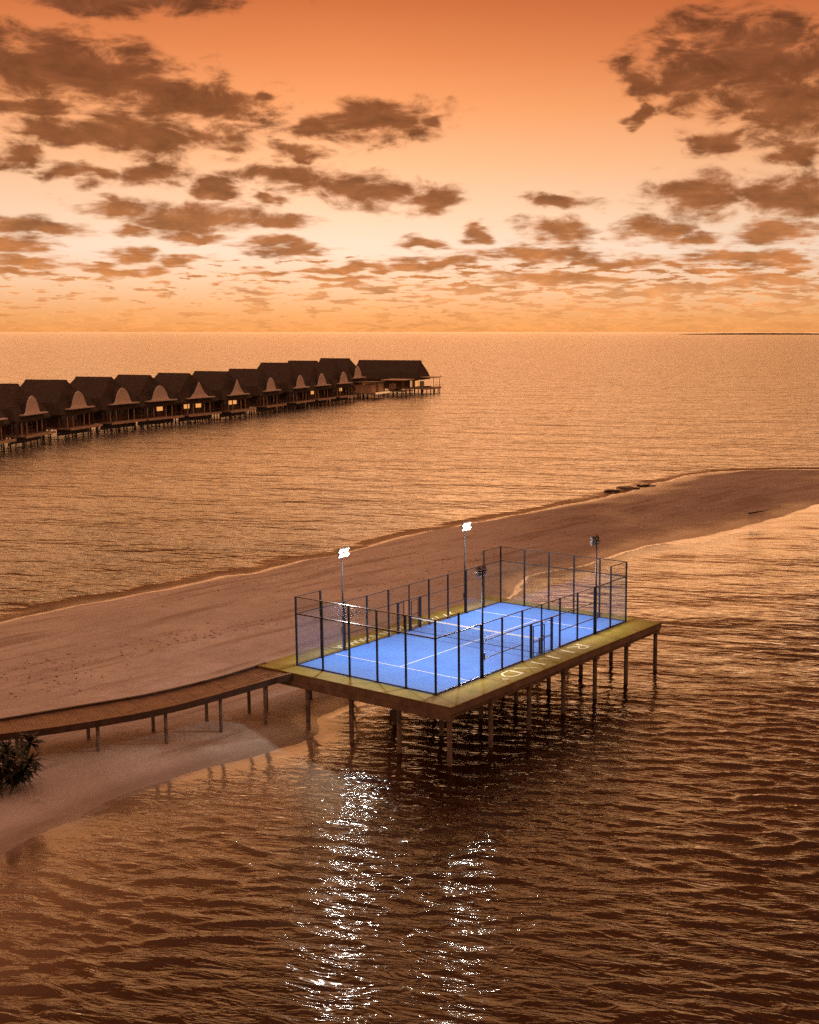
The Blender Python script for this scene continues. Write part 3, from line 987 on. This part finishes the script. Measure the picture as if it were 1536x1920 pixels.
def roof_mesh(hw, y0, y1, ze, zr, r0, r1, name='roof', flare=0.55):
    """steep hipped thatch: eave rectangle, a flared middle ring, ridge r0..r1 along y"""
    mb = MB()
    zm = ze + (zr - ze) * 0.36
    k = flare
    ringdefs = [(hw, y0, y1, ze - .35), (hw + .05, y0 - .05, y1 + .05, ze), (hw * k + 0.35, y0 + (r0 - y0) * .46, y1 + (r1 - y1) * .46, zm), (0.28, r0, r1, zr)]
    nx, ny = 7, 9
    rings = []
    rr = random.Random(5)
    for (w, a, b, z) in ringdefs:
        pts = []
        for i in range(nx): pts.append((-w + 2 * w * i / nx, a))
        for i in range(ny): pts.append((w, a + (b - a) * i / ny))
        for i in range(nx): pts.append((w - 2 * w * i / nx, b))
        for i in range(ny): pts.append((-w, b - (b - a) * i / ny))
        st = len(mb.v)
        for p in pts: mb.v.append((p[0] + rr.uniform(-.08, .08), p[1] + rr.uniform(-.08, .08), z + rr.uniform(-.07, .07)))
        rings.append((st, len(pts)))
    for (s0, n), (s1, _) in zip(rings[:-1], rings[1:]):
        for i in range(n):
            j = (i + 1) % n
            mb.f.append((s0 + i, s0 + j, s1 + j, s1 + i))
    s0, n = rings[0]; mb.f.append(tuple(s0 + n - 1 - i for i in range(n)))
    s0, n = rings[-1]; mb.f.append(tuple(s0 + i for i in range(n)))
    return mb


BELL = [(-2.9, 0), (-2.45, .35), (-2.2, 1.0), (-1.85, 1.8), (-1.35, 2.55), (-.7, 3.15), (0, 3.45), (.7, 3.15), (1.35, 2.55), (1.85, 1.8), (2.2, 1.0), (2.45, .35), (2.9, 0)]
VM = {}


def vm(key, mb, mtl):
    if key not in VM:
        me = mb().mesh(key.split('#')[0]); me.materials.append(mtl); VM[key] = me
    return VM[key]


WIN = [(-3.4, -1.2), (-0.9, 0.9), (1.2, 3.4)]


def villa(px, py, ang, lab, lit=(), sc=1.0, pointed=False, group='thatched water villas in the curved row'):
    rz = ang
    # px,py is the front of the deck at the water; the origin sits 7.6 m behind
    ox, oy = px - 7.6 * sc * (-math.sin(rz)), py - 7.6 * sc * math.cos(rz)
    t = empty('water_villa', (ox, oy, 0), rz, lab, 'villa', group)
    t.scale = (sc, sc, sc)
    link('deck', vm('deck', lambda: MB().box(-6.4, 6.4, -6.0, 7.4, 1.72, 1.98), M['villa_deck']), t)
    link('deck_edge', vm('deck_edge', lambda: MB().box(-6.45, 6.45, 7.402, 7.55, 1.6, 2.1), M['villa_pale']), t)
    for sx in (-5.8, -2.9, 0, 2.9, 5.8):
        for sy in (-5.2, 0.6, 6.6):
            link('stilt', vm('stilt', lambda: MB().bar((0, 0, -3.2), (0, 0, 1.717), 0.30, n=7), M['stilt']), t, (sx, sy, 0))
    link('underdeck_shade', vm('underdeck_shade', lambda: MB().box(-6.35, 6.35, 4.2, 4.4, 0.35, 1.715), M['stilt']), t)  # added dark sheet standing in for the shade below the deck
    link('wall', vm('wall', lambda: MB().box(-4.6, 4.6, -4.8, 3.6, 1.985, 5.75), M['villa_wall']), t)
    for i, (a, b) in enumerate(WIN):
        w = link('window', vm('window%d%s' % (i, 'L' if i in lit else ''), lambda: MB().box(a, b, 3.602, 3.68, 3.3, 4.6), M['lit'] if i in lit else M['dark_glass']), t)
        link('frame', vm('frame%d' % i, lambda: MB().box(a - .1, a - .003, 3.602, 3.72, 2.05, 4.8).box(b + .003, b + .1, 3.602, 3.72, 2.05, 4.8).box(a - .1, b + .1, 3.602, 3.72, 4.803, 4.92), M['wood']), w)
    for sx in (-4.4, -2.2, 2.2, 4.4):
        link('veranda_post', vm('veranda_post', lambda: MB().bar((0, 0, 1.985), (0, 0, 5.75), 0.22, n=6), M['villa_pale']), t, (sx, 5.6, 0))
    link('railing', vm('railing', lambda: MB().bar((-6.2, 7.2, 2.9), (-1.2, 7.2, 2.9), .07).bar((1.2, 7.2, 2.9), (6.2, 7.2, 2.9), .07)
                       .bar((-6.2, 7.2, 1.985), (-6.2, 7.2, 2.95), .09).bar((-3.7, 7.2, 1.985), (-3.7, 7.2, 2.95), .09).bar((-1.2, 7.2, 1.985), (-1.2, 7.2, 2.95), .09)
                       .bar((1.2, 7.2, 1.985), (1.2, 7.2, 2.95), .09).bar((3.7, 7.2, 1.985), (3.7, 7.2, 2.95), .09).bar((6.2, 7.2, 1.985), (6.2, 7.2, 2.95), .09), M['stilt']), t)
    link('privacy_screen', vm('privacy_screen', lambda: MB().box(-6.3, -6.18, -5.5, 5.6, 1.985, 4.4), M['villa_wall']), t)
    r = link('roof', vm('roof', lambda: roof_mesh(7.6, -7.6, 6.0, 4.9, 11.6, -6.2, 3.2, flare=0.80), M['thatch']), t)
    link('ridge_cap', vm('ridge_cap', lambda: MB().prism([(-.5, 11.35), (0, 11.85), (.5, 11.35)], -6.4, 3.3), M['thatch_red']), r)
    prof = [(-3.0, 0), (-1.7, 1.0), (-.8, 2.3), (0, 3.7), (.8, 2.3), (1.7, 1.0), (3.0, 0)] if pointed else BELL
    pk = '#p' if pointed else ''
    link('dormer', vm('dormer' + pk, lambda: MB().prism([(p[0] * 1.12, 5.95 + p[1] * 0.98) for p in prof], 2.2, 5.75), M['thatch']), t)
    g_ = link('gable', vm('gable' + pk, lambda: MB().prism([(p[0] * 1.15, 6.05 + p[1]) for p in prof], 5.753, 6.0), M['gable']), t)
    link('eave_board', vm('eave_board', lambda: MB().box(-5.2, 5.2, 5.7, 6.7, 5.80, 6.03), M['gable']), g_)
    return t


names = ['cut off by the left edge of the picture', 'second in the row from the left edge of the picture', 'third in the row from the left edge of the picture',
         'fourth in the row from the left edge', 'fifth in the row from the left, one small window glowing', 'sixth in the row from the left with glowing windows',
         'seventh in the row with a pointed pale gable and lit veranda', 'eighth in the row, first in front of the taller roofs',
         'ninth in the row, in front of the middle tall roof', 'tenth in the row, in front of the tall roofs', 'last of the row beside the brightly lit end hall']
rowa = []
for i, p in enumerate(ROWPTS):
    a = Vector(ROWPTS[max(0, i - 1)]); b = Vector(ROWPTS[min(len(ROWPTS) - 1, i + 1)])
    d = (b - a).normalized()
    n_ = Vector((d.y, -d.x))
    ang = math.atan2(n_.y, n_.x) - math.pi / 2
    rowa.append((Vector(p), d, n_, ang))
    lit = {4: (0,), 5: (0, 2), 6: (0, 1), 9: (2,), 10: (0,)}.get(i, ())
    villa(p[0], p[1], ang, 'dark thatched water villa, ' + names[i], lit, 1.0, i in (5, 6))

# taller thatched roofs on the far side of the jetty
for (bx, by, sc, lab) in ((-64.6, 393.0, 1.03, 'tall thatched villa behind the row, leftmost of the three high roofs'),
                          (-57.5, 405.0, 1.06, 'tall thatched villa behind the row, middle of the three high roofs'),
                          (-48.6, 420.0, 1.10, 'tall thatched villa behind the row, rightmost of the three high roofs')):
    villa(bx, by, rowa[8][3], lab, (), sc, False, 'high thatched roofs behind the row')

# jetty that joins the villas
jt = empty('jetty', (-90, 300, 0), 0, 'long timber jetty on stilts behind the thatched villas', 'jetty')
JP = [p - n_ * 17.5 for p, d, n_, a in rowa] + [Vector((-56, 425)), Vector((-44, 446))]
for a, b in zip(JP[:-1], JP[1:]):
    d = (b - a).normalized()
    a2, b2 = a + d * .01, b - d * .01
    MB().bar((a2.x + 90, a2.y - 300, 1.95), (b2.x + 90, b2.y - 300, 1.95), 2.4, 0.2).build('deck_section', M['villa_deck'], jt)
    for s_ in (-.9, .9):
        q_ = a + d * 2; nn = Vector((d.y, -d.x)) * s_
        MB().bar((q_.x + nn.x + 90, q_.y + nn.y - 300, -3), (q_.x + nn.x + 90, q_.y + nn.y - 300, 1.84), .3, n=6).build('stilt', M['stilt'], jt)

# end hall with long roof, lit rooms and flat terraces
hall = empty('end_hall', (-41.0, 450.0, 0), rowa[10][3], 'long dark thatched hall with lit rooms at the seaward end of the row', 'hall')
hm = roof_mesh(7.6, -14, 11.5, 5.2, 11.4, -13.4, 10.6, flare=0.7)
r = hm.build('roof', M['thatch'], hall)
MB().prism([(-.6, 11.1), (0, 11.75), (.6, 11.1)], -13.6, 10.8).build('ridge_cap', M['thatch_red'], r)
MB().box(-8.5, 8.5, -13, 15, 1.7, 2.0).build('deck', M['villa_deck'], hall)
MB().box(-8.6, 8.6, 15.003, 15.2, 1.5, 2.2).build('deck_edge', M['villa_pale'], hall)
MB().box(-5.6, 5.6, -11.5, 8.5, 2.004, 5.9).build('wall', M['villa_wall'], hall)
for (a, b, z0, z1, mt) in ((-5.2, -2.6, 2.3, 5.3, 'lit_soft'), (-2.2, 0.4, 2.3, 4.4, 'lit'), (0.9, 3.0, 2.3, 5.0, 'dark_glass'), (3.3, 5.3, 2.3, 4.6, 'lit_soft')):
    w = MB().box(a, b, 8.503, 8.58, z0, z1).build('window', M[mt], hall)
    MB().box(a - .12, b + .12, 8.503, 8.65, z1 + .003, z1 + .2).build('frame', M['wood'], w)
for k, y in enumerate((-10, -6.5, -3, 0.5, 4, 7)):
    w = MB().box(-5.68, -5.603, y - .9, y + .9, 2.3, 4.8).build('window', M['lit' if k in (4,) else 'lit_soft' if k in (3, 5) else 'dark_glass'], hall)
for sx in (-7.8, -4, 0, 4, 7.8):
    for sy in (-12, -7, -2, 3, 8, 14.3):
        MB().bar((sx, sy, -3.2), (sx, sy, 1.697), .36, n=7).build('stilt', M['stilt'], hall)
pav = empty('lit_pavilion', (-45.6, 413.0, 0), rowa[10][3], 'low cream walled pavilion glowing in front of the end hall', 'pavilion')
MB().box(-6, 6, -4, 4.5, 1.6, 1.9).build('deck', M['villa_deck'], pav)
MB().box(-5, -1.2, -3, 2.6, 1.903, 5.2).build('wall', M['villa_pale'], pav)
MB().box(1.0, 5, -3, 2.6, 1.903, 4.6).build('wall', M['villa_pale'], pav)
MB().box(-1.15, .95, -2.5, -2.4, 1.903, 4.6).build('lit_opening', M['lit'], pav)
MB().box(-5.6, 5.6, -3.4, 3.6, 5.203, 5.45).build('flat_roof', M['villa_wall'], pav)
MB().box(-5.9, 5.9, 4.503, 4.62, 1.5, 2.15).build('lit_step', M['lit_soft'], pav)
for sx in (-5.5, -1.8, 1.8, 5.5):
    for sy in (-3.4, 3.9):
        MB().bar((sx, sy, -3.2), (sx, sy, 1.597), .34, n=7).build('stilt', M['stilt'], pav)
for (tx, ty, w_, zt, lab) in ((-37.5, 427.0, 9.0, 5.4, 'flat roofed open terrace between the glowing pavilion and the end of the row'),
                              (-28.6, 447.0, 7.0, 5.6, 'flat roofed open shelter on posts at the far right tip of the row')):
    t = empty('terrace_shelter', (tx, ty, 0), rowa[10][3], lab, 'shelter')
    MB().box(-w_ / 2, w_ / 2, -4, 4, 1.6, 1.9).build('deck', M['villa_deck'], t)
    MB().box(-w_ / 2 - .4, w_ / 2 + .4, -4.3, 4.3, zt, zt + .28).build('flat_roof', M['villa_pale'], t)
    for sx in (-w_ / 2 + .3, w_ / 2 - .3):
        for sy in (-3.6, 3.6):
            MB().bar((sx, sy, 1.903), (sx, sy, zt - .003), .2, n=6).build('post', M['villa_pale'], t)
            MB().bar((sx, sy, -3.2), (sx, sy, 1.597), .34, n=7).build('stilt', M['stilt'], t)
    MB().bar((-w_ / 2, 3.9, 2.9), (w_ / 2, 3.9, 2.9), .08).build('railing', M['stilt'], t)
    MB().box(-w_ / 2 + .8, w_ / 2 - 2.5, -2.5, -2.2, 1.903, 4.2).build('back_wall', M['villa_pale'], t)
    MB().box(-1.4, 1.0, -1, 1.0, 1.903, 2.5).build('sofa', M['cloth'], t)

# ------------------------------------------------------------------ distant islet on the horizon
def island(x0, x1, y, h, lab, seed):
    rr = random.Random(seed)
    mb = MB(); n = 40
    for k in range(n + 1):
        f = k / n
        hh_ = h * (math.sin(math.pi * f) ** 0.5) * rr.uniform(.7, 1.15)
        x = x0 + (x1 - x0) * f
        mb.v += [(x, y, -1), (x, y, hh_), (x, y + 300, hh_ * .9), (x, y + 300, -1)]
    for k in range(n):
        for q_ in range(3):
            a = 4 * k + q_
            mb.f.append((a, a + 4, a + 5, a + 1))
    tag(mb.build('distant_island', M['island']), lab, None, None, 'structure')


island(1350, 2600, 9500, 11, 'thin dark islet on the horizon at the right', 3)

# ------------------------------------------------------------------ driftwood, dark lumps for wave shading, shrub
def shade_lump(x, y, r, z, lab):  # added dark lump in place of the shading on breaking wavelets
    bm = bmesh.new(); bmesh.ops.create_icosphere(bm, subdivisions=2, radius=1)
    rr = random.Random(int(x * 100 + y))
    ph = [rr.uniform(0, 6) for _ in range(6)]
    for v in bm.verts:
        k = 1 + .22 * math.sin(3 * v.co.x + ph[0]) + .2 * math.sin(4 * v.co.y + ph[1]) + .15 * math.sin(5 * v.co.z + ph[2])
        v.co = Vector((v.co.x * r * k * 1.5, v.co.y * r * k, v.co.z * r * k * .35))
    me = bpy.data.meshes.new('wave_shade_lump'); bm.to_mesh(me); bm.free(); me.materials.append(M['shade_lump'])
    o = link('wave_shade_lump', me, None, (x, y, z), (0, 0, rr.uniform(0, 3)))
    tag(o, lab, 'shade_lump', 'dark lumps for wave shading at the water edge')


rk = random.Random(4)
ORD = ['leftmost', 'second from the left', 'third from the left', 'fourth from the left', 'third from the right', 'second from the right', 'rightmost']
for k in range(7):
    f = k / 6
    shade_lump(14.5 + 6.2 * f + rk.uniform(-.25, .25), 170.5 + 5.0 * f + rk.uniform(-1, 1.8), rk.uniform(.45, 1.0), .03,
         'low dark lump added as wave shading at the far sand edge, %s of the seven' % ORD[k])
dw = empty('driftwood', (30.3, 146.0, 0.45), 0.5, 'dark driftwood branch lying on the sand near the right edge', 'driftwood')
MB().bar((-1.6, 0, .05), (.9, .2, .15), .22, n=7, w2=.13).build('trunk', M['bark'], dw)
MB().bar((-.2, .1, .1), (.5, .9, .38), .10, n=6, w2=.04).build('branch', M['bark'], dw)
MB().bar((.3, .15, .12), (1.5, -.35, .42), .09, n=6, w2=.03).build('branch', M['bark'], dw)

sh = empty('screw_pine', (-23.5, 54.6, 0.55), 0, 'dark leafy screw pine shrub cut off at the left edge below the boardwalk', 'shrub')
tm = MB()
heads = []
rs = random.Random(12)
tm.bar((0, 0, -.3), (.1, .05, 1.0), .22, n=7, w2=.16)
for k in range(13):
    a = rs.uniform(0, 6.28); L = rs.uniform(.4, 1.35)
    e = (.1 + math.cos(a) * L, .05 + math.sin(a) * L, 1.0 + rs.uniform(-.5, 1.5))
    tm.bar((.1, .05, .9), e, .12, n=6, w2=.07)
    heads.append(Vector(e))
tm.build('trunk', M['bark'], sh)
lm = MB()
for hd in heads:
    for k in range(46):
        a = rs.uniform(0, 6.28); up = rs.uniform(-.5, .95); L = rs.uniform(.5, 1.0); w = rs.uniform(.06, .10)
        d = Vector((math.cos(a) * math.sqrt(1 - up * up), math.sin(a) * math.sqrt(1 - up * up), up))
        s_ = d.cross(Vector((0, 0, 1))).normalized() * w
        p0, p1, p2 = hd, hd + d * L * .55, hd + d * L + Vector((0, 0, -.28 * L))
        st = len(lm.v)
        lift = Vector((0, 0, -w * .4))
        lm.v += [tuple(p0 - s_ * .5), tuple(p0 + s_ * .5), tuple(p1 - s_), tuple(p1 + lift), tuple(p1 + s_), tuple(p2)]
        lm.f += [(st, st + 3, st + 2), (st, st + 1, st + 3), (st + 1, st + 4, st + 3), (st + 2, st + 3, st + 5), (st + 3, st + 4, st + 5)]
tag(lm.build('crown', M['leaf'], sh), kind='stuff')

# seaweed wrack and footprints' debris strewn along the old tide lines
wk = MB()
ws = random.Random(9)
lines = [((-31, 74), (-17.5, 88), 1.2, 150), ((-35, 70), (-25, 74), 1.8, 110), ((-14, 92), (2, 128), 2.0, 150), ((6, 132), (34, 168), 3.0, 200), ((-24, 98), (-6, 124), 2.5, 120)]
for (a_, b_, sp, n_) in lines:
    pts = []
    for k in range(n_):
        f = ws.random()
        cl = round(f * 5) / 5 + ws.gauss(0, .07)
        x = a_[0] + (b_[0] - a_[0]) * cl + ws.gauss(0, sp); y = a_[1] + (b_[1] - a_[1]) * cl + ws.gauss(0, sp)
        pts.append((x, y))
    zt = terrain(np.array([[p[0] for p in pts]]), np.array([[p[1] for p in pts]]))[0]
    for (x, y), z in zip(pts, zt):
        if z < .25: continue
        r_ = ws.uniform(.03, .09); an = ws.uniform(0, 3.14); ln = r_ * ws.uniform(.8, 2.2)
        wk.bar((x - math.cos(an) * ln, y - math.sin(an) * ln, z + .01), (x + math.cos(an) * ln, y + math.sin(an) * ln, z + .03), r_, r_ * .4, n=5, w2=r_ * .5)
wo_ = wk.build('seaweed_wrack', M['wrack'])
tag(wo_, 'dark dried seaweed scattered in lines over the sandbar', 'seaweed', None, 'stuff')
